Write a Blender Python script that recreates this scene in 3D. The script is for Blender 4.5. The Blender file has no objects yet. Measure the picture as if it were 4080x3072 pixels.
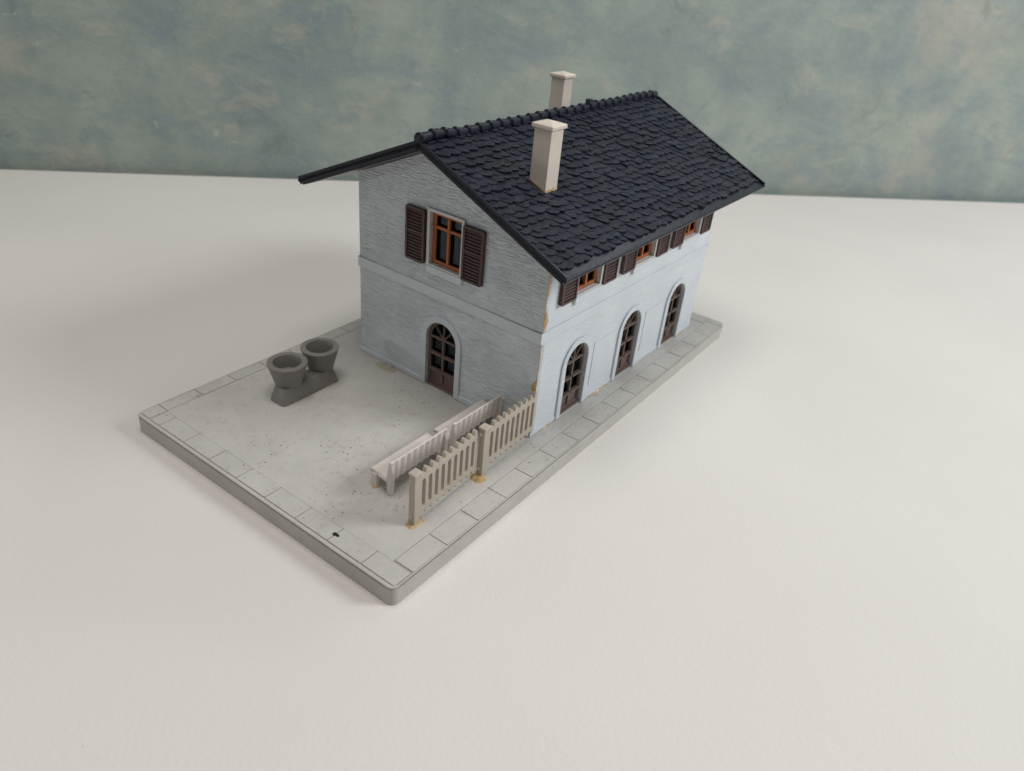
import bpy, bmesh, math, random
from mathutils import Vector, Matrix, noise as mnoise
random.seed(7)
R_ = math.radians
sc = bpy.context.scene
COL = sc.collection

# ------------------------------------------------------------------ camera (1 unit = 1 cm of the model)
cam = bpy.data.cameras.new('camera')
cam_o = bpy.data.objects.new('camera', cam); COL.objects.link(cam_o)
cam_o.location = (-9.6086, -9.2342, 14.2633)
cam_o.rotation_euler = (1.0209, -0.0888, -0.9327)
cam.sensor_width = 36.0; cam.lens = 2999.95 / 4080 * 36.0
cam.clip_start = 0.1; cam.clip_end = 600
cam.dof.use_dof = True; cam.dof.focus_distance = 22.5; cam.dof.aperture_fstop = 0.19
sc.camera = cam_o
# ------------------------------------------------------------------ world and lamps (indoor close-up: soft lamps, no sun)
w = bpy.data.worlds.new('World'); sc.world = w; w.use_nodes = True
bg = w.node_tree.nodes['Background']; bg.inputs[0].default_value = (1.0, 0.97, 0.94, 1); bg.inputs[1].default_value = 0.165

def area(name, loc, target, size, power, color):
    l = bpy.data.lights.new(name, 'AREA'); l.shape = 'DISK'; l.size = size; l.energy = power; l.color = color
    o = bpy.data.objects.new(name, l); COL.objects.link(o); o.location = loc
    o.rotation_euler = (Vector(target) - Vector(loc)).to_track_quat('-Z', 'Y').to_euler()
    return o
area('key_lamp', (52, -66, 55), (13, 4, 1), 32, 56500, (0.97, 0.985, 1.0))
area('fill_lamp', (-3, 2, 78), (5, 5, 0), 50, 30500, (1.0, 0.955, 0.91))
area('back_lamp', (63, -4, 50), (13, 5, 5), 9, 5200, (0.93, 0.96, 1.0))
side_l = area('side_lamp', (-40, 36, 9), (7, 4, 2), 4.0, 120, (0.98, 0.98, 1.0)); side_l.data.spread = R_(50)
sc.view_settings.view_transform = 'Standard'; sc.view_settings.look = 'None'
sc.view_settings.exposure = 0.0; sc.view_settings.gamma = 1.0; sc.view_settings.use_curve_mapping = False
sc.unit_settings.scale_length = 0.01

# ------------------------------------------------------------------ measured layout
X0, X1, Y0, Y1 = 7.812, 19.525, 1.184, 9.184
YC = 5.184
XR0, XR1, ZE, ZR = 6.431, 20.347, 6.4946, 8.867
OY = 1.413
LX, LY, PH = 20.918, 11.28, 0.6265
HOUSE_PIVOT = Vector((14, 5, 0)); YAW = -0.022
HC = Vector((13.668, 5.184, 0.0))           # house base centre before the small turn

# ------------------------------------------------------------------ node helpers
class NT:
    def __init__(s, name):
        s.m = bpy.data.materials.new(name); s.m.use_nodes = True
        s.t = s.m.node_tree; s.n = s.t.nodes; s.l = s.t.links
        s.p = s.n['Principled BSDF']
        s.tc = s.n.new('ShaderNodeTexCoord')
    def link(s, a, b): s.l.new(a, b)
    def map(s, scale=(1, 1, 1), rot=(0, 0, 0), loc=(0, 0, 0)):
        m = s.n.new('ShaderNodeMapping'); m.inputs['Scale'].default_value = scale; m.inputs['Rotation'].default_value = rot
        m.inputs['Location'].default_value = loc
        s.link(s.tc.outputs['Object'], m.inputs['Vector']); return m.outputs[0]
    def noise(s, vec, scale, detail=4, rough=0.55, dist=0.0):
        n = s.n.new('ShaderNodeTexNoise'); n.inputs['Scale'].default_value = scale; n.inputs['Detail'].default_value = detail
        n.inputs['Roughness'].default_value = rough; n.inputs['Distortion'].default_value = dist
        s.link(vec, n.inputs['Vector']); return n.outputs['Fac']
    def voro(s, vec, scale, feature='F1', out='Distance', rnd=1.0):
        n = s.n.new('ShaderNodeTexVoronoi'); n.feature = feature; n.inputs['Scale'].default_value = scale
        n.inputs['Randomness'].default_value = rnd
        s.link(vec, n.inputs['Vector']); return n.outputs[out]
    def ramp(s, fac, stops):
        r = s.n.new('ShaderNodeValToRGB'); e = r.color_ramp.elements
        while len(e) < len(stops): e.new(0.5)
        for i, (p, c) in enumerate(stops):
            e[i].position = p
            e[i].color = (c, c, c, 1) if isinstance(c, (int, float)) else (*c, 1)
        s.link(fac, r.inputs[0]); return r.outputs[0]
    def mix(s, fac, a, b, mode='MIX'):
        m = s.n.new('ShaderNodeMix'); m.data_type = 'RGBA'; m.blend_type = mode
        if isinstance(fac, (int, float)): m.inputs[0].default_value = fac
        else: s.link(fac, m.inputs[0])
        for i, v in ((6, a), (7, b)):
            if isinstance(v, tuple): m.inputs[i].default_value = (*v, 1)
            else: s.link(v, m.inputs[i])
        return m.outputs[2]
    def math(s, op, a, b=0.0):
        m = s.n.new('ShaderNodeMath'); m.operation = op
        for i, v in enumerate((a, b)):
            if isinstance(v, (int, float)): m.inputs[i].default_value = v
            else: s.link(v, m.inputs[i])
        return m.outputs[0]
    def bump(s, h, strength=0.3, dist=0.05, normal=None):
        b = s.n.new('ShaderNodeBump'); b.inputs['Strength'].default_value = strength; b.inputs['Distance'].default_value = dist
        s.link(h, b.inputs['Height'])
        if normal is not None: s.link(normal, b.inputs['Normal'])
        return b.outputs[0]
    def out(s, color=None, rough=0.5, normal=None, spec=0.5):
        if isinstance(color, tuple): s.p.inputs['Base Color'].default_value = (*color, 1)
        elif color is not None: s.link(color, s.p.inputs['Base Color'])
        if isinstance(rough, (int, float)): s.p.inputs['Roughness'].default_value = rough
        else: s.link(rough, s.p.inputs['Roughness'])
        if normal is not None: s.link(normal, s.p.inputs['Normal'])
        s.p.inputs['Specular IOR Level'].default_value = spec
        return s.m

def plastic(name, c, var=0.12, rough=0.45, nscale=3.0, bump=0.08, stain=None, stain_amt=0.3, spec=0.5):
    k = NT(name); v = k.map()
    n1 = k.noise(v, nscale, 5)
    d = tuple(x * (1 - var) for x in c); u = tuple(min(1, x * (1 + var)) for x in c)
    col = k.ramp(n1, [(0.3, d), (0.7, u)])
    if stain:
        f = k.math('MULTIPLY', k.ramp(k.noise(v, nscale * 0.6, 6, 0.7), [(0.55, 0.0), (0.75, 1.0)]), stain_amt)
        col = k.mix(f, col, stain)
    r = k.ramp(k.noise(v, nscale * 4, 3), [(0.3, rough - 0.07), (0.7, rough + 0.07)])
    return k.out(col, r, k.bump(k.noise(v, nscale * 14, 4), bump, 0.02), spec)

MAT = {}
# leatherette table covering
k = NT('white_leatherette'); v = k.map()
cell = k.voro(k.map((1, 1, 1)), 9.0, 'SMOOTH_F1')
grain = k.noise(v, 6.0, 3, 0.6, 0.8)
h = k.math('ADD', k.math('MULTIPLY', cell, 0.7), k.math('MULTIPLY', grain, 0.6))
big = k.noise(v, 0.10, 3)
col = k.ramp(big, [(0.35, (0.665, 0.640, 0.612)), (0.65, (0.690, 0.668, 0.635))])
dust = k.ramp(k.voro(v, 0.55), [(0.0, 1.0), (0.014, 1.0), (0.02, 0.0)])
col = k.mix(k.math('MULTIPLY', dust, 0.35), col, (0.25, 0.22, 0.2))
nb = k.bump(h, 0.30, 0.03)
MAT['table'] = k.out(col, 0.55, nb, 0.35)

# painted backdrop: loose brushwork in grey green, blue and cream
k = NT('painted_canvas')
v = k.map((1, 1, 1), (0, R_(28), 0)); vs = k.map((0.55, 1, 1.5), (0, R_(-38), 0))
b1 = k.noise(v, 0.13, 6, 0.66, 0.5); b2 = k.noise(vs, 0.30, 7, 0.66, 0.4); b3 = k.noise(k.map(loc=(31, 7, 5)), 0.10, 6, 0.66, 0.3)
b4 = k.noise(k.map((0.8, 1, 1.2), (0, R_(40), 0), (9, 3, 44)), 0.30, 7, 0.68, 0.4)
col = k.ramp(b1, [(0.32, (0.205, 0.262, 0.262)), (0.47, (0.255, 0.308, 0.285)), (0.62, (0.322, 0.370, 0.328)), (0.74, (0.290, 0.345, 0.322))])
col = k.mix(k.math('MULTIPLY', k.ramp(b2, [(0.50, 0.0), (0.66, 1.0)]), 0.50), col, (0.185, 0.245, 0.280))
col = k.mix(k.math('MULTIPLY', k.ramp(b3, [(0.52, 0.0), (0.66, 1.0)]), 0.45), col, (0.420, 0.385, 0.320))
col = k.mix(k.math('MULTIPLY', k.ramp(b4, [(0.55, 0.0), (0.68, 1.0)]), 0.50), col, (0.460, 0.425, 0.350))
col = k.mix(k.math('MULTIPLY', k.ramp(k.noise(k.map((0.9, 1, 1.1), loc=(23, 1, 17)), 0.42, 6, 0.66, 0.5), [(0.54, 0.0), (0.68, 1.0)]), 0.5), col, (0.200, 0.262, 0.300))
col = k.mix(k.math('MULTIPLY', k.ramp(k.noise(k.map(loc=(3, 1, 77)), 0.34, 7, 0.7, 0.6), [(0.60, 0.0), (0.70, 1.0)]), 0.5), col, (0.150, 0.178, 0.160))
col = k.mix(k.math('MULTIPLY', k.ramp(k.noise(k.map(loc=(63, 1, 7)), 0.7, 6, 0.75, 1.2), [(0.64, 0.0), (0.72, 1.0)]), 0.55), col, (0.56, 0.54, 0.46))
imp = k.noise(k.map((0.7, 1, 1.2), (0, R_(-30), 0)), 0.9, 8, 0.7, 0.8)
MAT['backdrop'] = k.out(col, 0.62, k.bump(imp, 0.35, 0.25), 0.3)

# plate of the model
def plate_mat(name, c, speck=1.0, rough_bump=0.25):
    k = NT(name); v = k.map()
    col = k.ramp(k.noise(v, 0.9, 6, 0.6), [(0.3, tuple(x * 0.93 for x in c)), (0.7, tuple(min(1, x * 1.06) for x in c))])
    zone = k.ramp(k.noise(k.map(loc=(4, 2, 0)), 0.55, 4), [(0.38, 0.15), (0.62, 1.0)])
    brown = k.ramp(k.noise(k.map((1, 1, 1), loc=(9, 9, 0)), 3.2, 7, 0.75), [(0.54, 0.0), (0.72, 1.0)])
    col = k.mix(k.math('MULTIPLY', k.math('MULTIPLY', brown, zone), 0.62 * speck), col, (0.23, 0.18, 0.135))
    d1 = k.ramp(k.voro(v, 5.5), [(0.0, 1.0), (0.10, 1.0), (0.19, 0.0)])
    pick = k.ramp(k.voro(v, 5.5, out='Color'), [(0.60, 0.0), (0.68, 1.0)])
    d2 = k.ramp(k.noise(k.map((1, 1, 1), loc=(2, 7, 1)), 17.0, 3, 0.6), [(0.66, 0.0), (0.73, 1.0)])
    f = k.math('MULTIPLY', k.math('MAXIMUM', k.math('MULTIPLY', d1, pick), k.math('MULTIPLY', d2, 0.6)), zone)
    col = k.mix(k.math('MULTIPLY', f, 0.9 * speck), col, (0.09, 0.075, 0.065))
    h = k.math('ADD', k.noise(v, 7.0, 5, 0.65), k.math('MULTIPLY', k.noise(v, 2.0, 3), 0.8))
    return k.out(col, 0.62, k.bump(h, rough_bump, 0.05), 0.35)
MAT['plate'] = plate_mat('grey_plate_plastic', (0.48, 0.465, 0.435), 0.25, 0.08)
MAT['field'] = plate_mat('speckled_plate_plastic', (0.50, 0.487, 0.46), 1.1, 0.4)
MAT['tile'] = plate_mat('kerb_stone_plastic', (0.485, 0.475, 0.445), 1.15, 0.2)
MAT['grime'] = plate_mat('grimy_groove', (0.36, 0.335, 0.30), 0.6, 0.2)
MAT['ink'] = plastic('ink_spot', (0.008, 0.009, 0.016), 0.2, 0.35)

# house walls: moulded rough-cast in short horizontal strokes
def wall_mat(name, c, strength, depth, rough):
    k = NT(name)
    s1 = k.noise(k.map((1.9, 1.9, 18.0)), 1.3, 2, 0.45, 0.0)
    s2 = k.noise(k.map((3.2, 3.2, 33.0), loc=(3, 1, 2)), 1.0, 2, 0.5, 0.0)
    zone = k.ramp(k.noise(k.map(loc=(8, 2, 6)), 0.45, 3), [(0.35, 0.45), (0.62, 1.0)])
    h = k.math('MULTIPLY', k.math('ADD', k.ramp(s1, [(0.42, 0.0), (0.50, 0.5), (0.60, 1.0)]), k.math('MULTIPLY', k.ramp(s2, [(0.40, 0.0), (0.62, 1.0)]), 0.5)), zone)
    v = k.map()
    col = k.ramp(k.noise(v, 0.7, 5), [(0.3, tuple(x * 0.95 for x in c)), (0.7, tuple(x * 1.04 for x in c))])
    dirt = k.ramp(k.noise(k.map((2, 2, 3), loc=(5, 5, 5)), 1.0, 7, 0.72), [(0.60, 0.0), (0.76, 1.0)])
    col = k.mix(k.math('MULTIPLY', dirt, 0.25), col, (0.33, 0.29, 0.22))
    return k.out(col, rough, k.bump(h, strength, depth), 0.5)
WC = (0.645, 0.695, 0.74)
MAT['wall'] = wall_mat('pale_blue_grey_roughcast', WC, 0.5, 0.022, 0.34)
MAT['gable'] = wall_mat('deep_moulded_roughcast', tuple(c * 1.05 for c in WC), 0.9, 0.040, 0.17)
MAT['trim'] = plastic('pale_blue_grey_trim', (0.60, 0.648, 0.688), 0.04, 0.36, 1.2, 0.04, (0.35, 0.31, 0.24), 0.15)
MAT['lime'] = plastic('off_white_trim', (0.60, 0.605, 0.58), 0.04, 0.4, 1.2, 0.04)
MAT['orange'] = plastic('orange_brown_frame', (0.37, 0.105, 0.022), 0.1, 0.38, 2.0, 0.05)
MAT['brown'] = plastic('brown_door_plastic', (0.140, 0.096, 0.080), 0.08, 0.45, 2.0, 0.05)
MAT['shutter'] = plastic('dark_brown_shutter', (0.062, 0.029, 0.027), 0.12, 0.42, 4.0, 0.08)
MAT['chimney'] = plastic('cream_chimney_plastic', (0.63, 0.565, 0.49), 0.05, 0.45, 1.6, 0.05, (0.32, 0.22, 0.12), 0.25)
MAT['fence'] = plastic('beige_fence_plastic', (0.445, 0.398, 0.330), 0.06, 0.5, 1.8, 0.08, (0.33, 0.25, 0.14), 0.4)
MAT['bench'] = plastic('pale_bench_plastic', (0.68, 0.635, 0.585), 0.05, 0.48, 1.8, 0.06, (0.36, 0.31, 0.26), 0.25)
MAT['planter'] = plastic('dark_grey_planter_plastic', (0.200, 0.187, 0.174), 0.06, 0.42, 2.5, 0.05, (0.2, 0.17, 0.13), 0.2)

# roof: dark blue-black moulded slates
k = NT('blue_black_slate_plastic'); v = k.map()
col = k.ramp(k.noise(v, 1.3, 5, 0.65), [(0.32, (0.0070, 0.0088, 0.0145)), (0.55, (0.0085, 0.0122, 0.0275)), (0.75, (0.0140, 0.0195, 0.0420))])
col = k.mix(k.math('MULTIPLY', k.ramp(k.noise(k.map(loc=(6, 1, 3)), 5.0, 7, 0.75), [(0.62, 0.0), (0.76, 1.0)]), 0.35), col, (0.050, 0.045, 0.042))
r = k.ramp(k.noise(v, 2.3, 5), [(0.3, 0.24), (0.7, 0.40)])
h = k.math('ADD', k.noise(k.map((3.0, 1, 1), (0, 0, R_(25))), 6.0, 6, 0.7), k.math('MULTIPLY', k.noise(v, 3.0, 3), 1.2))
MAT['slate'] = k.out(col, r, k.bump(h, 0.8, 0.06), 0.40)
MAT['roofsmooth'] = plastic('blue_black_roof_plastic', (0.0075, 0.0100, 0.0200), 0.15, 0.33, 2.0, 0.10, spec=0.30)

# old glue
k = NT('amber_glue'); v = k.map()
col = k.ramp(k.noise(v, 3.0, 5, 0.7), [(0.3, (0.30, 0.19, 0.085)), (0.5, (0.46, 0.31, 0.15)), (0.7, (0.56, 0.44, 0.28))])
MAT['glue'] = k.out(col, 0.28, k.bump(k.noise(v, 7, 4), 0.5, 0.05), 0.5)
k = NT('dry_clear_glue'); v = k.map()
col = k.ramp(k.noise(v, 3.0, 5, 0.7), [(0.3, (0.34, 0.30, 0.22)), (0.7, (0.48, 0.45, 0.38))])
MAT['clearglue'] = k.out(col, 0.12, k.bump(k.noise(v, 6, 4), 0.6, 0.05), 0.6)

# glazing foil
m = bpy.data.materials.new('window_foil'); m.use_nodes = True; t = m.node_tree
for nd in list(t.nodes): t.nodes.remove(nd)
o_ = t.nodes.new('ShaderNodeOutputMaterial'); mx = t.nodes.new('ShaderNodeMixShader'); tr = t.nodes.new('ShaderNodeBsdfTransparent')
gl = t.nodes.new('ShaderNodeBsdfGlossy'); lw = t.nodes.new('ShaderNodeFresnel'); lw.inputs[0].default_value = 1.45
nz = t.nodes.new('ShaderNodeTexNoise'); nz.inputs['Scale'].default_value = 1.1; bp = t.nodes.new('ShaderNodeBump'); bp.inputs['Strength'].default_value = 0.25
t.links.new(nz.outputs['Fac'], bp.inputs['Height']); t.links.new(bp.outputs[0], gl.inputs['Normal'])
tr.inputs[0].default_value = (0.42, 0.46, 0.50, 1); gl.inputs['Roughness'].default_value = 0.08
ml = t.nodes.new('ShaderNodeMath'); ml.operation = 'MULTIPLY'; ml.inputs[1].default_value = 0.28; t.links.new(lw.outputs[0], ml.inputs[0]); t.links.new(ml.outputs[0], mx.inputs[0]); t.links.new(tr.outputs[0], mx.inputs[1]); t.links.new(gl.outputs[0], mx.inputs[2]); t.links.new(mx.outputs[0], o_.inputs[0])
MAT['foil'] = m

# ------------------------------------------------------------------ mesh helpers
def tag(o, label=None, cat=None, group=None, kind=None):
    if label: o['label'] = label
    if cat: o['category'] = cat
    if group: o['group'] = group
    if kind: o['kind'] = kind
    return o

def empty(name, loc=(0, 0, 0), rz=0.0):
    e = bpy.data.objects.new(name, None); COL.objects.link(e); e.empty_display_size = 0.3
    e.location = loc; e.rotation_euler = (0, 0, rz); return e

def build(name, bm, mats, parent=None, origin=(0, 0, 0), bevel=0.0, seg=2, smooth=None):
    bmesh.ops.translate(bm, verts=bm.verts, vec=-Vector(origin))
    bmesh.ops.recalc_face_normals(bm, faces=bm.faces)
    me = bpy.data.meshes.new(name); bm.to_mesh(me); bm.free()
    for mm in (mats if isinstance(mats, (list, tuple)) else [mats]): me.materials.append(MAT[mm])
    if smooth:
        me.shade_smooth(); me.set_sharp_from_angle(angle=R_(smooth))
    o = bpy.data.objects.new(name, me); COL.objects.link(o)
    if parent is not None: o.parent = parent
    if bevel:
        md = o.modifiers.new('edge', 'BEVEL'); md.width = bevel; md.segments = seg; md.limit_method = 'ANGLE'; md.angle_limit = R_(40)
        md.harden_normals = False
    return o

def prism(bm, outer, holes, w0, w1, f, mi=0):
    """flat shape with holes in (a,b), swept from w0 to w1; f(a,b,w) gives the point"""
    t = bmesh.new(); loops = []
    for lp in [outer] + list(holes):
        vs = [t.verts.new((p[0], p[1], 0)) for p in lp]; loops.append(vs)
        for i in range(len(vs)): t.edges.new((vs[i], vs[(i + 1) % len(vs)]))
    t.verts.index_update()
    if holes or len(outer) > 4:
        bmesh.ops.triangle_fill(t, edges=t.edges[:], use_beauty=True, use_dissolve=False)
    else:
        t.faces.new(loops[0])
    t.verts.index_update()
    vl = list(t.verts)
    A = [bm.verts.new(f(q.co.x, q.co.y, w0)) for q in vl]; B = [bm.verts.new(f(q.co.x, q.co.y, w1)) for q in vl]
    for fc in t.faces:
        ids = [q.index for q in fc.verts]
        a = bm.faces.new([A[i] for i in ids]); b = bm.faces.new([B[i] for i in reversed(ids)]); a.material_index = b.material_index = mi
    for vs in loops:
        n = len(vs)
        for i in range(n):
            p, q = vs[i].index, vs[(i + 1) % n].index
            fc = bm.faces.new((A[p], A[q], B[q], B[p])); fc.material_index = mi
    t.free()

ID = lambda a, b, w: Vector((a, b, w))
def rect(a0, b0, a1, b1): return [(a0, b0), (a1, b0), (a1, b1), (a0, b1)]
def rrect(a0, b0, a1, b1, r, n=4):
    P = []
    for cx, cy, s in ((a1 - r, b0 + r, -90), (a1 - r, b1 - r, 0), (a0 + r, b1 - r, 90), (a0 + r, b0 + r, 180)):
        for i in range(n + 1):
            t = R_(s + 90 * i / n); P.append((cx + r * math.cos(t), cy + r * math.sin(t)))
    return P
def arch(hw, z0, zc, n=20, r=None):
    r = r or hw
    return [(-hw, z0)] + [(hw, z0)] + [(hw * math.cos(R_(180 * i / n)), zc + r * math.sin(R_(180 * i / n))) for i in range(n + 1)]
def box(bm, f, a0, a1, b0, b1, w0, w1, mi=0): prism(bm, rect(a0, b0, a1, b1), [], w0, w1, f, mi)
def bar(bm, f, p, q, wd, w0, w1):
    d = Vector((q[0] - p[0], q[1] - p[1])); n = Vector((-d.y, d.x)).normalized() * wd / 2
    prism(bm, [(p[0] + n.x, p[1] + n.y), (p[0] - n.x, p[1] - n.y), (q[0] - n.x, q[1] - n.y), (q[0] + n.x, q[1] + n.y)], [], w0, w1, f)
def lathe(bm, prof, c, n=40, mi=0):
    rings = []
    for r, z in prof:
        if r < 1e-5: rings.append([bm.verts.new((c[0], c[1], z))])
        else: rings.append([bm.verts.new((c[0] + r * math.cos(2 * math.pi * i / n), c[1] + r * math.sin(2 * math.pi * i / n), z)) for i in range(n)])
    for A, B in zip(rings, rings[1:]):
        for i in range(n):
            j = (i + 1) % n
            if len(A) == 1: bm.faces.new((A[0], B[j], B[i]))
            elif len(B) == 1: bm.faces.new((A[i], A[j], B[0]))
            else: bm.faces.new((A[i], A[j], B[j], B[i]))
def blob(bm, c, rx, ry, h, seed=0, n=22, rings=5):
    """a low irregular lump of dried glue lying on z = c.z"""
    prev = None
    top = bm.verts.new((c[0], c[1], c[2] + h))
    for k_ in range(1, rings + 1):
        t = k_ / rings; ring = []
        for i in range(n):
            a = 2 * math.pi * i / n
            j = 1 + 0.38 * mnoise.noise(Vector((math.cos(a) * 1.6 + seed * 7.1, math.sin(a) * 1.6, seed))) + 0.12 * mnoise.noise(Vector((a * 3, seed, 0)))
            z = h * (math.cos(t * math.pi / 2)) ** 0.7 * (1 + 0.5 * mnoise.noise(Vector((math.cos(a) * t * 3, math.sin(a) * t * 3, seed + 5)))) if k_ < rings else -0.01
            ring.append(bm.verts.new((c[0] + rx * t * j * math.cos(a), c[1] + ry * t * j * math.sin(a), c[2] + z)))
        for i in range(n):
            if prev is None: bm.faces.new((top, ring[i], ring[(i + 1) % n]))
            else: bm.faces.new((prev[i], ring[i], ring[(i + 1) % n], prev[(i + 1) % n]))
        prev = ring

# ------------------------------------------------------------------ table and painted backdrop
LA, LB = Vector((8.85, 40.45, 0)), Vector((61.10, -8.25, 0))
ld = (LB - LA).normalized(); ln = Vector((-ld.y, ld.x, 0))       # ln points away from the camera
if ln.dot(Vector((1, 1, 0))) < 0: ln = -ln
bm = bmesh.new()
P0, P1 = LA - ld * 90, LB + ld * 90
prism(bm, [(p.x, p.y) for p in (P0, P1, P1 - ln * 110, P0 - ln * 110)], [], -PH - 2.2, -PH, ID)
tag(build('tabletop', bm, 'table', bevel=0.15, seg=3), 'off-white leather-grained table surface under the model', 'table top', kind='structure')
bm = bmesh.new()
L = (P1 - P0).length
fb = lambda a, b, w_: Vector((a, w_, b))
prism(bm, rect(0, -2.4, L, 44), [], 0, 1.2, fb)
bd = build('backdrop', bm, 'backdrop', bevel=0.1)
bd.location = P0 + ln * 0.55; bd.rotation_euler = (0, 0, math.atan2(ld.y, ld.x))
tag(bd, 'painted backdrop in blurred grey green, blue and cream brushwork behind the table', 'backdrop', kind='structure')

# ------------------------------------------------------------------ base plate with kerb stones
base = empty('model_base', (LX / 2, LY / 2, -PH))
BO = (LX / 2, LY / 2, -PH)
tag(base, 'grey rectangular model base plate edged with kerb stones, carrying the station house', 'base plate')
bm = bmesh.new()
prism(bm, rrect(0, 0, LX, LY, 0.22, 6), [], -PH, -0.028, ID)
top = [fc for fc in bm.faces if all(abs(vv.co.z + 0.028) < 1e-4 for vv in fc.verts)]
for fc in top: fc.material_index = 1
slab = build('slab', bm, ['plate', 'grime'], base, BO)
bm = bmesh.new()     # raised rim that rounds over the edge, left open on the paving
outer = rrect(0.0, 0.0, LX, LY, 0.22, 6)
inner = rrect(0.120, 0.040, LX - 0.045, LY - 0.045, 0.16, 6)
prism(bm, outer, [inner], -0.10, -0.004, ID)
build('rim', bm, 'plate', base, BO, bevel=0.06, seg=4, smooth=50)
def tile_row(horizontal, lo, hi, c0, c1, joints):
    out = []
    js = [lo] + [j for j in joints if lo + 0.2 < j < hi - 0.2] + [hi]
    for a, b in zip(js, js[1:]):
        out.append((a + 0.016, c0, b - 0.016, c1) if horizontal else (c0, a + 0.016, c1, b - 0.016))
    return out
tiles = []
tiles += tile_row(True, 0.785, LX - 0.045, 0.046, 0.690, [0.80 + 1.315 * i for i in range(1, 16)])
tiles += tile_row(False, 0.062, LY - 0.60, 0.140, 0.722, [1.25 + 1.278 * i for i in range(0, 8)])
tiles += tile_row(True, 0.135, LX - 0.055, LY - 0.545, LY - 0.050, [0.76 + 1.305 * i for i in range(0, 16)])
tiles += tile_row(False, 0.72, LY - 0.60, LX - 0.68, LX - 0.062, [0.72 + 1.28 * i for i in range(1, 8)])
bm = bmesh.new()
for i, (a0, b0, a1, b1) in enumerate(tiles):
    j = random.uniform(-0.004, 0.004)
    prism(bm, rrect(a0, b0, a1, b1, 0.035, 3), [], -0.06, 0.0 + j, ID)
build('kerb_stones', bm, 'tile', base, BO, bevel=0.034, seg=3, smooth=50)
bm = bmesh.new()
prism(bm, rrect(0.732, 0.708, LX - 0.70, LY - 0.562, 0.04, 3), [], -0.06, -0.006, ID)
build('paving', bm, 'field', base, BO, bevel=0.02)
bm = bmesh.new(); blob(bm, (0.43, 2.5, -0.004), 0.085, 0.145, 0.014, 3)
ink = build('ink_spot', bm, 'ink', base, BO, smooth=60)
ink['label'] = 'small blue-black ink spot'

# ------------------------------------------------------------------ station house
rot = Matrix.Rotation(YAW, 3, 'Z')
house = empty('station_house', HOUSE_PIVOT + rot @ (HC - HOUSE_PIVOT), YAW)
tag(house, 'pale grey two-storey model station house with blue-black slate roof and brown shutters', 'model house')
HO = tuple(HC)
SL = (ZR - ZE) / (4 + OY)
def roofz(y): return ZR - SL * abs(y - YC)
FG = lambda a, b, w_: Vector((X0 - w_, YC - a, b))          # gable: a runs right seen from outside, w out of the wall
def FS(cx): return lambda a, b, w_: Vector((cx + a, Y0 - w_, b))
SC = [10.10, 13.75, 17.40]
DHW, DZC, DTOP = 0.68, 1.97, 2.65
WIN = (-0.67, 4.62, 0.67, 6.39)
TH = 0.20; CUT = 0.31

bm = bmesh.new()
ga = Y1; gb = Y0
prism(bm, [(YC - ga, 0.004), (YC - gb, 0.004), (YC - gb, roofz(gb) - CUT), (0, ZR - CUT), (YC - ga, roofz(ga) - CUT)],
      [arch(DHW, 0.03, DZC), rect(*WIN)], 0, -TH, FG)
build('gable_wall', bm, 'gable', house, HO)
bm = bmesh.new()
FW = FS(0)
holes = []
for c in SC:
    holes.append([(c + a, b) for a, b in arch(DHW, 0.03, DZC)]); holes.append([(c + a, b) for a, b in rect(*WIN)])
prism(bm, rect(X0 + TH, 0.004, X1 - TH, roofz(Y0) - CUT), holes, 0, -TH, FW)
build('side_wall', bm, 'wall', house, HO)
bm = bmesh.new()
prism(bm, rect(X0 + TH, 0.004, X1 - TH, roofz(Y1) - CUT), [], 0, -TH, lambda a, b, w_: Vector((a, Y1 + w_, b)))
build('side_wall', bm, 'wall', house, HO)
bm = bmesh.new()
prism(bm, [(gb, 0.004), (ga, 0.004), (ga, roofz(ga) - CUT), (YC, ZR - CUT), (gb, roofz(gb) - CUT)], [], 0, -TH,
      lambda a, b, w_: Vector((X1 + w_, a, b)))
build('gable_wall', bm, 'wall', house, HO)
# belt course all round
bm = bmesh.new()
prism(bm, rect(X0 - 0.055, Y0 - 0.028, X1 + 0.05, Y1 + 0.06), [rect(X0 + 0.01, Y0 + 0.01, X1 - 0.01, Y1 - 0.01)], 3.446, 3.825, ID)
build('belt_course', bm, 'trim', house, HO, bevel=0.03, seg=3, smooth=50)
# plinth moulding between the doors
for f_, a_, b_, h_, w_ in ((FG, -(Y1 - YC) - 0.045, -0.885, 0.20, 0.055), (FG, 0.885, YC - Y0 + 0.040, 0.20, 0.055),
                           (FW, X0, SC[0] - 0.885, 0.17, 0.030), (FW, SC[0] + 0.885, SC[1] - 0.885, 0.17, 0.030),
                           (FW, SC[1] + 0.885, SC[2] - 0.885, 0.17, 0.030), (FW, SC[2] + 0.885, X1, 0.17, 0.030)):
    bm = bmesh.new(); box(bm, f_, a_, b_, 0.006, h_, -0.01, w_)
    build('plinth', bm, 'trim', house, HO, bevel=0.02, seg=3, smooth=50)
# smooth blank panels between the side doors
for i in range(2):
    cx = (SC[i] + SC[i + 1]) / 2
    bm = bmesh.new(); box(bm, FS(cx), -0.72, 0.70, 0.52, 2.26, -0.01, 0.022)
    build('blank_panel', bm, 'trim', house, HO, bevel=0.012)

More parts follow.
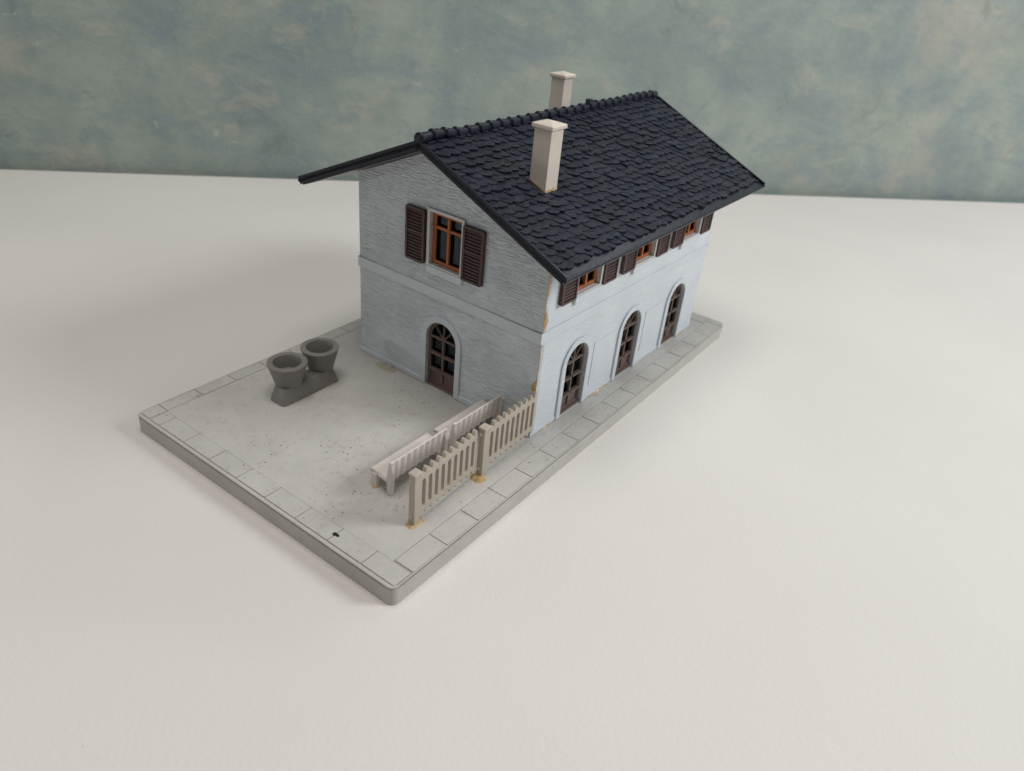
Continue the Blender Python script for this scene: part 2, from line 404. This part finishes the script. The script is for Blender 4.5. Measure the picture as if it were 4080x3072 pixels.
def make_window(f, origin):
    bm = bmesh.new()
    a0, b0, a1, b1 = WIN
    fr = 0.13
    prism(bm, rect(a0 + 0.004, b0 + 0.004, a1 - 0.004, b1 - 0.004), [rect(a0 + fr, b0 + fr, a1 - fr, b1 - fr)], -0.185, -0.085, f)
    box(bm, f, -0.045, 0.055, b0 + fr - 0.01, b1 - fr + 0.01, -0.175, -0.070)
    box(bm, f, a0 + fr - 0.01, -0.046, 5.82, 5.92, -0.170, -0.080)
    box(bm, f, 0.056, a1 - fr + 0.01, 5.82, 5.92, -0.170, -0.080)
    win = build('window', bm, 'orange', house, origin, bevel=0.018, seg=2, smooth=50)
    bm = bmesh.new(); box(bm, f, a0 + 0.06, a1 - 0.06, b0 + 0.06, b1 - 0.06, -0.215, -0.200)
    build('pane', bm, 'foil', win, origin)
    bm = bmesh.new(); prism(bm, rrect(a0 - 0.10, b0 - 0.05, a1 + 0.10, b1 + 0.09, 0.04, 3), [rect(a0 + 0.006, b0 + 0.006, a1 - 0.006, b1 - 0.006)], -0.01, 0.075, f)
    build('window_surround', bm, 'lime', win, origin, bevel=0.015)
    bm = bmesh.new(); box(bm, f, -0.765, 0.775, 4.31, 4.565, -0.01, 0.10)
    build('sill', bm, 'trim', win, origin, bevel=0.025, seg=3, smooth=50)
    return win
def make_shutter(f, a0, origin):
    bm = bmesh.new(); a1 = a0 + 0.84; b0, b1 = 4.55, 6.36
    mid = b0 + (b1 - b0) * 0.56
    prism(bm, rrect(a0, b0, a1, b1, 0.07, 4), [rect(a0 + 0.09, b0 + 0.09, a1 - 0.09, mid - 0.04), rect(a0 + 0.09, mid + 0.04, a1 - 0.09, b1 - 0.09)], 0.012, 0.145, f)
    box(bm, f, a0 + 0.07, a1 - 0.07, b0 + 0.07, b1 - 0.07, 0.020, 0.060)
    for lo, hi, n in ((b0 + 0.09, mid - 0.04, 8), (mid + 0.04, b1 - 0.09, 6)):
        st = (hi - lo) / n
        for i in range(n):
            z = lo + st * (i + 0.5)
            vs = [f(a, z + dz, ww) for a in (a0 + 0.085, a1 - 0.085) for dz, ww in ((0.034, 0.055), (0.038, 0.105), (-0.020, 0.128), (-0.026, 0.055))]
            V_ = [bm.verts.new(p) for p in vs]
            for q in range(4): bm.faces.new((V_[q], V_[(q + 1) % 4], V_[4 + (q + 1) % 4], V_[4 + q]))
            bm.faces.new(V_[:4]); bm.faces.new(V_[4:])
    return build('shutter', bm, 'shutter', house, origin, bevel=0.012, seg=2)
def make_door(f, origin):
    bm = bmesh.new()
    hw, r = DHW - 0.004, DHW - 0.004
    hole = arch(hw - 0.11, 0.20, DZC)
    prism(bm, arch(hw, 0.034, DZC, r=r), [hole], -0.19, -0.09, f)
    box(bm, f, -hw + 0.10, hw - 0.10, 0.19, 0.66, -0.175, -0.135)          # kick panels
    box(bm, f, -0.042, 0.042, 0.19, DZC + 0.06, -0.170, -0.075)             # middle stile
    box(bm, f, -0.64, 0.64, 0.036, 0.115, -0.085, 0.01)                     # threshold
    for z, d in ((0.655, 0.0), (1.30, -0.002)):
        for s in (-1, 1): box(bm, f, *sorted((s * 0.043, s * (hw - 0.105))), z, z + 0.075, -0.172, -0.035 + d)
    for s in (-1, 1): box(bm, f, *sorted((s * 0.043, s * (hw - 0.105))), DZC - 0.04, DZC + 0.03, -0.168, -0.065)
    bar(bm, f, (0, DZC + 0.05), (0, DZC + 0.60), 0.05, -0.165, -0.082)
    for an in (48, 132):
        c_, s_ = math.cos(R_(an)), math.sin(R_(an))
        bar(bm, f, (0.04 * c_, DZC + 0.03), (0.60 * c_, DZC + 0.60 * s_), 0.045, -0.163, -0.084)
    door = build('door', bm, 'brown', house, origin, bevel=0.010, seg=2)
    bm = bmesh.new(); prism(bm, arch(hw - 0.06, 0.60, DZC), [], -0.215, -0.200, f)
    build('pane', bm, 'foil', door, origin)
    bm = bmesh.new()
    prism(bm, [(-0.90, 0.010)] + [(-0.672, 0.010)] + list(reversed(arch(0.672, 0.010, DZC)[2:]))[0:] + [(0.672, 0.010), (0.90, 0.010)] + arch(0.90, 0.010, DZC)[2:], [], -0.01, 0.070, f)
    build('door_surround', bm, 'trim', door, origin, bevel=0.028, seg=3, smooth=50)
    return door

def copy_tree(o, dx):
    def rec(s, parent, shift):
        c = s.copy(); COL.objects.link(c); c.parent = parent
        if shift: c.location = (s.location.x + dx, s.location.y, s.location.z)
        for ch in [q for q in bpy.data.objects if q.parent == s]: rec(ch, c, False)
        return c
    return rec(o, house, True)

make_window(FG, HO); make_door(FG, HO)
make_shutter(FG, -1.68, HO); make_shutter(FG, 0.77, HO)
f1 = FS(SC[0])
protos = [make_window(f1, HO), make_door(f1, HO), make_shutter(f1, -1.63, HO), make_shutter(f1, 0.78, HO)]
for c in SC[1:]:
    for p in protos: copy_tree(p, c - SC[0])

# ------------------------------------------------------------------ roof
TH_R = math.atan(SL); SLEN = (4 + OY) / math.cos(TH_R)
ux, uv, un = Vector((1, 0, 0)), Vector((0, math.cos(TH_R), math.sin(TH_R))), Vector((0, -math.sin(TH_R), math.cos(TH_R)))
OE = Vector((0, Y0 - OY, ZE))
def near(u, v_, w_): return OE + ux * u + uv * v_ + un * w_
def far(u, v_, w_):
    p = near(u, v_, w_); return Vector((p.x, 2 * YC - p.y, p.z))
bm = bmesh.new()
for f in (near, far):
    # sheet, drop edges, eaves lip and inset soffit board
    vb = SLEN
    prism(bm, rect(XR0, 0.0, XR1, vb), [], -0.05, -0.145, f, 1)
    for a, b in ((XR0, XR0 + 0.075), (XR1 - 0.075, XR1)):
        prism(bm, rect(a, 0.01, b, vb - 0.01), [], 0.035, -0.225, f, 1)
    prism(bm, rect(XR0 + 0.07, 0.05, XR1 - 0.07, vb - 0.10), [], -0.14, -0.265, f, 1)
    n = 10                                                             # rolled eaves lip
    pr = [(-0.01 + 0.055 * math.cos(2 * math.pi * i / n), -0.095 + 0.060 * math.sin(2 * math.pi * i / n)) for i in range(n)]
    A = [bm.verts.new(f(XR0 + 0.01, a, b)) for a, b in pr]; B = [bm.verts.new(f(XR1 - 0.01, a, b)) for a, b in pr]
    for i in range(n):
        fc = bm.faces.new((A[i], A[(i + 1) % n], B[(i + 1) % n], B[i])); fc.material_index = 1
    fc = bm.faces.new(A); fc.material_index = 1; fc = bm.faces.new(B); fc.material_index = 1
# slates
ROW, WID = 0.285, 0.40
for f, sd in ((near, 11), (far, 23)):
    rnd = random.Random(sd)
    nrow = int((SLEN - 0.30) / ROW) + 1
    for r_ in range(nrow):
        v0 = 0.27 + r_ * ROW
        u = XR0 + 0.09 - rnd.uniform(0.0, WID)
        while u < XR1 - 0.12:
            wd = WID * rnd.uniform(0.78, 1.20)
            a0, a1 = max(u, XR0 + 0.085), min(u + wd, XR1 - 0.085)
            u += wd
            if a1 - a0 < 0.10: continue
            lift = rnd.choice((0.014, 0.026, 0.038, 0.054)) * rnd.uniform(0.8, 1.2); dv = rnd.uniform(-0.055, 0.055); sk = rnd.uniform(0.10, 0.24); ca = rnd.uniform(-0.03, 0.035)
            ln_ = ROW * 1.55; vt = min(v0 + ln_, SLEN - 0.02)
            W_ = a1 - a0 - rnd.choice((0.0, 0.006, 0.016))
            dep = rnd.uniform(0.06, 0.16); n = 8; low = []; pk = rnd.uniform(0.45, 0.8); tl = rnd.uniform(-0.05, 0.03)
            for i in range(n + 1):
                t_ = i / n
                # ragged lower edge: blunt nose right of the middle, a long rise to the left
                s_ = 1 - abs((t_ - pk) / (pk if t_ < pk else 1 - pk)) ** rnd.uniform(1.9, 2.8)
                low.append((a0 + W_ * t_ + (rnd.uniform(-0.012, 0.012) if 0 < i < n else 0), v0 + dv + dep * (1 - s_) - 0.02 + tl * (t_ - 0.5) + rnd.uniform(-0.014, 0.014)))
            top = [(a1 - 0.012 - sk, vt), (max(a0 - sk, XR0 + 0.085), vt)]
            pts = low + top
            V0 = []; V1 = []
            for a, b in pts:
                t_ = max(0.0, min(1.0, (b - v0 + 0.05) / (ln_ + 0.05)))
                wz = (lift + ca * (a - a0) / max(W_, .1)) * (1 - t_) + (-0.040) * t_ + 0.004
                V0.append(bm.verts.new(f(a, b, wz))); V1.append(bm.verts.new(f(a, b, -0.052)))
            bm.faces.new(V0)
            for i in range(len(pts)):
                j = (i + 1) % len(pts); bm.faces.new((V0[i], V1[i], V1[j], V0[j]))
roof = build('roof', bm, ['slate', 'roofsmooth'], house, HO)
# ridge tiles: tapering barrels, each with a raised collar, slightly sprung up at the near end
bm = bmesh.new()
NSEG = 27; seg_l = (XR1 - XR0 + 0.06) / NSEG
rings = []; NA = 14
for s in range(NSEG):
    xa = XR0 - 0.03 + s * seg_l
    for t_, r_ in ((0.0, 0.118), (0.04, 0.160), (0.11, 0.183), (0.19, 0.174), (0.24, 0.160), (0.30, 0.157), (0.60, 0.142), (0.97, 0.120)):
        rings.append((xa + t_ * seg_l, r_))
prev = None
for x_, r_ in rings:
    lift = 0.085 * max(0.0, 1 - abs(x_ - 7.2) / 1.1) + 0.02 + 0.012 * math.sin(x_ * 2.1)
    ring = []
    pts = [(r_ * 1.02, -0.085)] + [(r_ * math.cos(R_(180 * i / NA)), r_ * math.sin(R_(180 * i / NA))) for i in range(NA + 1)] + [(-r_ * 1.02, -0.085)]
    for dy, dz in pts: ring.append(bm.verts.new((x_, YC + dy, ZR - 0.005 + lift + dz)))
    if prev:
        for i in range(len(ring) - 1): bm.faces.new((prev[i], prev[i + 1], ring[i + 1], ring[i]))
    if prev is None: bm.faces.new(ring)
    prev = ring
bm.faces.new(prev)
box(bm, ID, 15.15, 15.38, YC - 0.10, YC + 0.08, ZR + 0.05, ZR + 0.285)
rc = build('ridge_tiles', bm, 'roofsmooth', roof, HO, smooth=40)
md = rc.modifiers.new('shell', 'SOLIDIFY'); md.thickness = 0.035; md.offset = -1
# chimneys
def chimney(cx, cy, top, seed):
    bm = bmesh.new()
    h = 0.305
    zb = min(roofz(cy - h), roofz(cy + h)) - 0.10
    prism(bm, rect(cx - h, cy - h, cx + h, cy + h), [], zb, top, ID)
    ch = build('chimney', bm, 'chimney', house, HO, bevel=0.018, seg=2)
    bm = bmesh.new()
    e = h + 0.068
    lv = [(h + 0.01, top + 0.003), (e, top + 0.035), (e, top + 0.135), (e - 0.03, top + 0.155)]
    prev = None
    for q, z in lv:
        ring = [bm.verts.new((cx + q * a, cy + q * b, z)) for a, b in ((-1, -1), (1, -1), (1, 1), (-1, 1))]
        if prev:
            for i in range(4): bm.faces.new((prev[i], prev[(i + 1) % 4], ring[(i + 1) % 4], ring[i]))
        else: bm.faces.new(ring)
        prev = ring
    ap = bm.verts.new((cx, cy, top + 0.245))
    for i in range(4): bm.faces.new((prev[i], prev[(i + 1) % 4], ap))
    build('chimney_cap', bm, 'chimney', ch, HO, bevel=0.015, seg=2)
    bm = bmesh.new()                                                  # glue fillet at the foot
    for (ax, ay), (bx, by), sd in (((cx - h, cy - h), (cx + h, cy - h), 1), ((cx - h, cy - h), (cx - h, cy + h), 2)):
        n = 14; A = []; B = []
        for i in range(n + 1):
            t_ = i / n; x_, y_ = ax + (bx - ax) * t_, ay + (by - ay) * t_
            o = 0.014 + 0.05 * max(0, mnoise.noise(Vector((t_ * 5, sd, seed)))) * (1.5 if sd == 1 else 0.5)
            dx, dy = (0, -o) if sd == 1 else (-o, 0)
            A.append(bm.verts.new((x_ + (dx * 0.1), y_ + dy * 0.1, roofz(y_) + 0.03 + o * (1.4 if sd == 1 else 0.6))))
            B.append(bm.verts.new((x_ + dx, y_ + dy, roofz(y_ + dy) + 0.0)))
        for i in range(n): bm.faces.new((A[i], A[i + 1], B[i + 1], B[i]))
    build('glue_seam', bm, 'glue', ch, HO, smooth=60)
    return ch
chimney(9.21, 2.70, 9.385, 1)['label'] = 'cream chimney on the near roof slope'
chimney(17.05, 7.62, 9.33, 2)['label'] = 'cream chimney behind the ridge'

# glue along the near corner of the house and under its walls
def wavy_strip(prof, f, w_, nm, mat, step=0.05, seed=0):
    bm = bmesh.new(); prev = None; b = prof[0][0]
    while b <= prof[-1][0] + 1e-6:
        for (p, q), (p2, q2) in zip(prof, prof[1:]):
            if p <= b <= p2: wd = q + (q2 - q) * (b - p) / (p2 - p)
        wd = max(0.008, wd * (1 + 0.35 * mnoise.noise(Vector((b * 4.0, seed, 0)))))
        row = [bm.verts.new(f(0.0, b, 0.002)), bm.verts.new(f(0.006, b, w_)), bm.verts.new(f(wd * 0.6, b, w_ * 1.2)), bm.verts.new(f(wd, b, -0.004))]
        if prev:
            for i in range(3): bm.faces.new((prev[i], prev[i + 1], row[i + 1], row[i]))
        prev = row; b += step
    return build(nm, bm, mat, house, HO, smooth=60)
wavy_strip([(0.25, 0.02), (1.5, 0.03), (1.75, 0.07), (2.0, 0.07), (3.0, 0.09), (3.4, 0.06), (3.80, 0.07), (3.95, 0.17), (4.15, 0.27), (4.4, 0.22), (4.6, 0.07), (4.9, 0.05), (5.1, 0.11), (5.5, 0.15), (6.2, 0.12)],
           FS(X0), 0.012, 'glue_seam', 'glue', seed=1)
wavy_strip([(0.3, 0.02), (1.0, 0.06), (1.35, 0.12), (1.55, 0.10), (1.78, 0.15), (1.92, 0.19), (2.05, 0.10), (2.2, 0.02)],
           lambda a, b, w_: Vector((X0 - w_, Y0 + a, b)), 0.010, 'glue_seam', 'glue', seed=2)
for x0_, x1_, k_ in ((8.35, 9.0, 1), (11.4, 12.6, 2), (18.3, 18.9, 3)):
    bm = bmesh.new(); n = 16; A = []; B = []
    for i in range(n + 1):
        x_ = x0_ + (x1_ - x0_) * i / n; o = 0.02 + 0.07 * abs(mnoise.noise(Vector((x_ * 2.7, k_, 0)))) * math.sin(math.pi * i / n)
        A.append(bm.verts.new((x_, Y0 - 0.030, 0.02 + o * 0.5))); B.append(bm.verts.new((x_, Y0 - 0.034 - o, -0.006)))
    for i in range(n): bm.faces.new((A[i], A[i + 1], B[i + 1], B[i]))
    build('glue_bead', bm, 'glue', house, HO, smooth=60)
bm = bmesh.new(); blob(bm, (X0 - 0.24, 7.55, 0.0), 0.24, 0.50, 0.05, 4)
build('glue_blob', bm, 'clearglue', house, HO, smooth=60)

# ------------------------------------------------------------------ picket fence panels
def fence(x0, x1, y, loc, label, zoff, glue, lean):
    root = empty('picket_fence', loc); O = loc
    tag(root, label, 'fence', 'beige picket fence panels beside the house')
    bm = bmesh.new(); f = lambda a, b, w_: Vector((a, y + w_ + lean * (a - x0), b))
    pw = 0.245
    prism(bm, rect(x0 - 0.02, 0.0, x0 + pw, 1.70), [], -0.07, 0.15, f)
    prism(bm, rect(x0 - 0.045, 1.695, x0 + pw + 0.02, 1.775), [], -0.095, 0.175, f)
    build('post', bm, 'fence', root, O, bevel=0.03, seg=3, smooth=50)
    for z in (0.28, 1.52):                                   # moulding pips on the end face
        bm = bmesh.new()
        bmesh.ops.create_icosphere(bm, subdivisions=2, radius=0.055, matrix=Matrix.Translation((x0 - 0.03, y + 0.05, z)))
        build('pip', bm, 'fence', root, O, smooth=60)
    bm = bmesh.new()
    lo, hi = x0 + pw - 0.01, x1
    n = 9; pitch = (hi - lo) / n; sl = pitch * 0.50
    top, bot = 1.60 + zoff, 0.30 + zoff
    out = [(lo, bot), ]
    # lower edge with stub ends, upper edge with round picket tips
    lower = []; upper = []
    for i in range(n):
        c = lo + pitch * (i + 0.5) + (pitch * 0.5 if i < n - 1 else pitch * 0.40)
        hw = pitch * 0.27
        lower += [(c - hw, bot), (c - hw * 0.8, bot - 0.085), (c, bot - 0.105), (c + hw * 0.8, bot - 0.085), (c + hw, bot)]
        upper += [(c - hw, top), (c - hw * 0.9, top + 0.09), (c - hw * 0.5, top + 0.145), (c, top + 0.16), (c + hw * 0.5, top + 0.145), (c + hw * 0.9, top + 0.09), (c + hw, top)]
    xe = lower[-1][0]
    outer = [(lo, bot)] + lower[:-1] + [(xe, bot), (xe, top)] + list(reversed(upper[:-1])) + [(lo, top)]
    holes = []
    for i in range(n):
        c = lo + pitch * (i + 0.5)
        holes.append(rrect(c - sl / 2, bot + 0.17, c + sl / 2, top - 0.17, sl * 0.45, 3))
    prism(bm, outer, holes, -0.06, 0.07, f)
    build('picket_panel', bm, 'fence', root, O, bevel=0.018, seg=2)
    bm = bmesh.new(); blob(bm, (x0 + glue[0], y + glue[1], 0.0), glue[2], glue[3], 0.05, glue[4])
    build('glue_blob', bm, 'glue', root, O, smooth=60)
    return root
fence(2.06, 4.80, 1.255, (2.06, 1.255, 0), 'free-standing picket fence panel with end post in a ring of amber glue', 0.0, (0.13, 0.02, 0.30, 0.22, 11), 0.045)
fence(5.00, 7.66, 1.235, (5.00, 1.235, 0), 'picket fence panel that ends against the corner of the house', 0.055, (-0.10, -0.02, 0.27, 0.24, 12), 0.014)

# ------------------------------------------------------------------ benches with fluted backs
def bench(x0, y, label, glue):
    root = empty('bench', (x0, y, 0)); O = (x0, y, 0)
    tag(root, label, 'bench', 'pale benches behind the picket fence')
    LEN = 2.40; x1 = x0 + LEN
    f = lambda a, b, w_: Vector((w_, y + a, b))               # side profile: a toward the yard, b up
    bm = bmesh.new()                                          # seat with a rolled front edge
    prism(bm, [(0.02, 0.50), (0.60, 0.47), (0.69, 0.455), (0.76, 0.475), (0.785, 0.52), (0.755, 0.575), (0.69, 0.60), (0.60, 0.595), (0.35, 0.565), (0.02, 0.575)], [], x0, x1, f)
    build('seat', bm, 'bench', root, O, bevel=0.015, seg=2, smooth=45)
    bm = bmesh.new()                                          # back board, rear face fluted
    n = 9; S = 8; prev = None; N = n * S
    for i in range(N + 1):
        x_ = x0 + 0.03 + (LEN - 0.06) * i / N
        d = 0.048 * (0.5 - 0.5 * math.cos(2 * math.pi * i / S)) if 0 < i < N else 0.0
        col_ = [bm.verts.new((x_, y - 0.055 + d, 0.47)), bm.verts.new((x_, y - 0.125 + d, 1.13)), bm.verts.new((x_, y - 0.105, 1.16)), bm.verts.new((x_, y - 0.045, 1.16)), bm.verts.new((x_, y + 0.035, 0.47))]
        if prev:
            for j in range(5): bm.faces.new((prev[j], prev[(j + 1) % 5], col_[(j + 1) % 5], col_[j]))
        else: bm.faces.new(col_)
        prev = col_
    bm.faces.new(prev)
    build('backrest', bm, 'bench', root, O, smooth=40)
    for xa, tz in ((x0 - 0.03, 1.185), (x1 - 0.11, 0.95)):
        bm = bmesh.new()
        prism(bm, [(0.50, -0.002), (0.62, -0.002), (0.70, 0.45), (0.60, 0.47), (0.475, 0.478)], [], xa + 0.005, xa + 0.135, f)
        build('leg', bm, 'bench', root, O, bevel=0.015)
        bm = bmesh.new()
        prism(bm, [(-0.085, -0.002), (0.05, -0.002), (0.085, 0.42), (0.42, 0.475), (0.42, 0.505), (0.09, 0.55), (0.055, 0.80), (-0.030, tz), (-0.10, tz), (-0.135, 0.80), (-0.115, 0.42)], [], xa, xa + 0.14, f)
        build('leg', bm, 'bench', root, O, bevel=0.015)
    for gx, gy, r_, s_ in glue:
        bm = bmesh.new(); blob(bm, (x0 + gx, y + gy, 0.0), r_, r_ * 0.8, 0.045, s_)
        build('glue_blob', bm, 'glue', root, O, smooth=60)
    return root
bench(2.56, 2.63, 'pale bench at the open end, its back to the free-standing fence panel', [(0.04, 0.56, 0.14, 21), (0.04, -0.03, 0.10, 22)])
bench(5.25, 2.60, 'pale bench nearest the house, its back to the fence panel that meets the wall', [(0.04, 0.56, 0.12, 23)])

# ------------------------------------------------------------------ twin tub planter
pl = empty('planter', (4.72, 8.77, 0)); PO = (4.72, 8.77, 0)
tag(pl, 'dark grey planter of two round tubs on one flared foot, on the paving', 'planter')
bm = bmesh.new()
prev = None
for z, xa, xb, ey, r_ in ((-0.004, 3.38, 5.85, 0.40, 0.17), (0.03, 3.383, 5.847, 0.398, 0.17), (0.47, 3.54, 5.70, 0.30, 0.13), (0.53, 3.58, 5.67, 0.275, 0.11)):
    P = rrect(xa, 8.64 - ey, xb, 8.64 + ey, r_, 6)
    ring = [bm.verts.new((a, b, z)) for a, b in P]
    if prev:
        for i in range(len(ring)): bm.faces.new((prev[i], prev[(i + 1) % len(ring)], ring[(i + 1) % len(ring)], ring[i]))
    else: bm.faces.new(ring)
    prev = ring
bm.faces.new(prev)
build('foot', bm, 'planter', pl, PO, smooth=45)
for cx, cy, zt, r_, dp in ((4.03, 8.75, 1.30, 0.675, 0.46), (5.46, 8.80, 1.30, 0.665, 0.52)):
    bm = bmesh.new()
    lathe(bm, [(0, 0.43), (0.39, 0.43), (0.43, 0.455), (r_ - 0.012, zt - 0.02), (r_ - 0.03, zt), (r_ * 0.70, zt), (r_ * 0.685, zt - 0.015), (r_ * 0.60, zt - dp), (0, zt - dp)], (cx, cy), 48)
    for a_, z_ in ((-100, zt - 0.04), (-118, zt - 0.22), (-80, zt - 0.30)):
        rr = 0.43 + (r_ - 0.43) * (z_ - 0.455) / (zt - 0.455)
        bmesh.ops.create_icosphere(bm, subdivisions=2, radius=0.022, matrix=Matrix.Translation((cx + rr * math.cos(R_(a_ - 20)), cy + rr * math.sin(R_(a_ - 20)), z_)))
    build('tub', bm, 'planter', pl, PO, smooth=40)
bm = bmesh.new(); blob(bm, (5.35, 8.27, 0.0), 0.30, 0.06, 0.03, 31)
build('glue_blob', bm, 'glue', pl, PO, smooth=60)
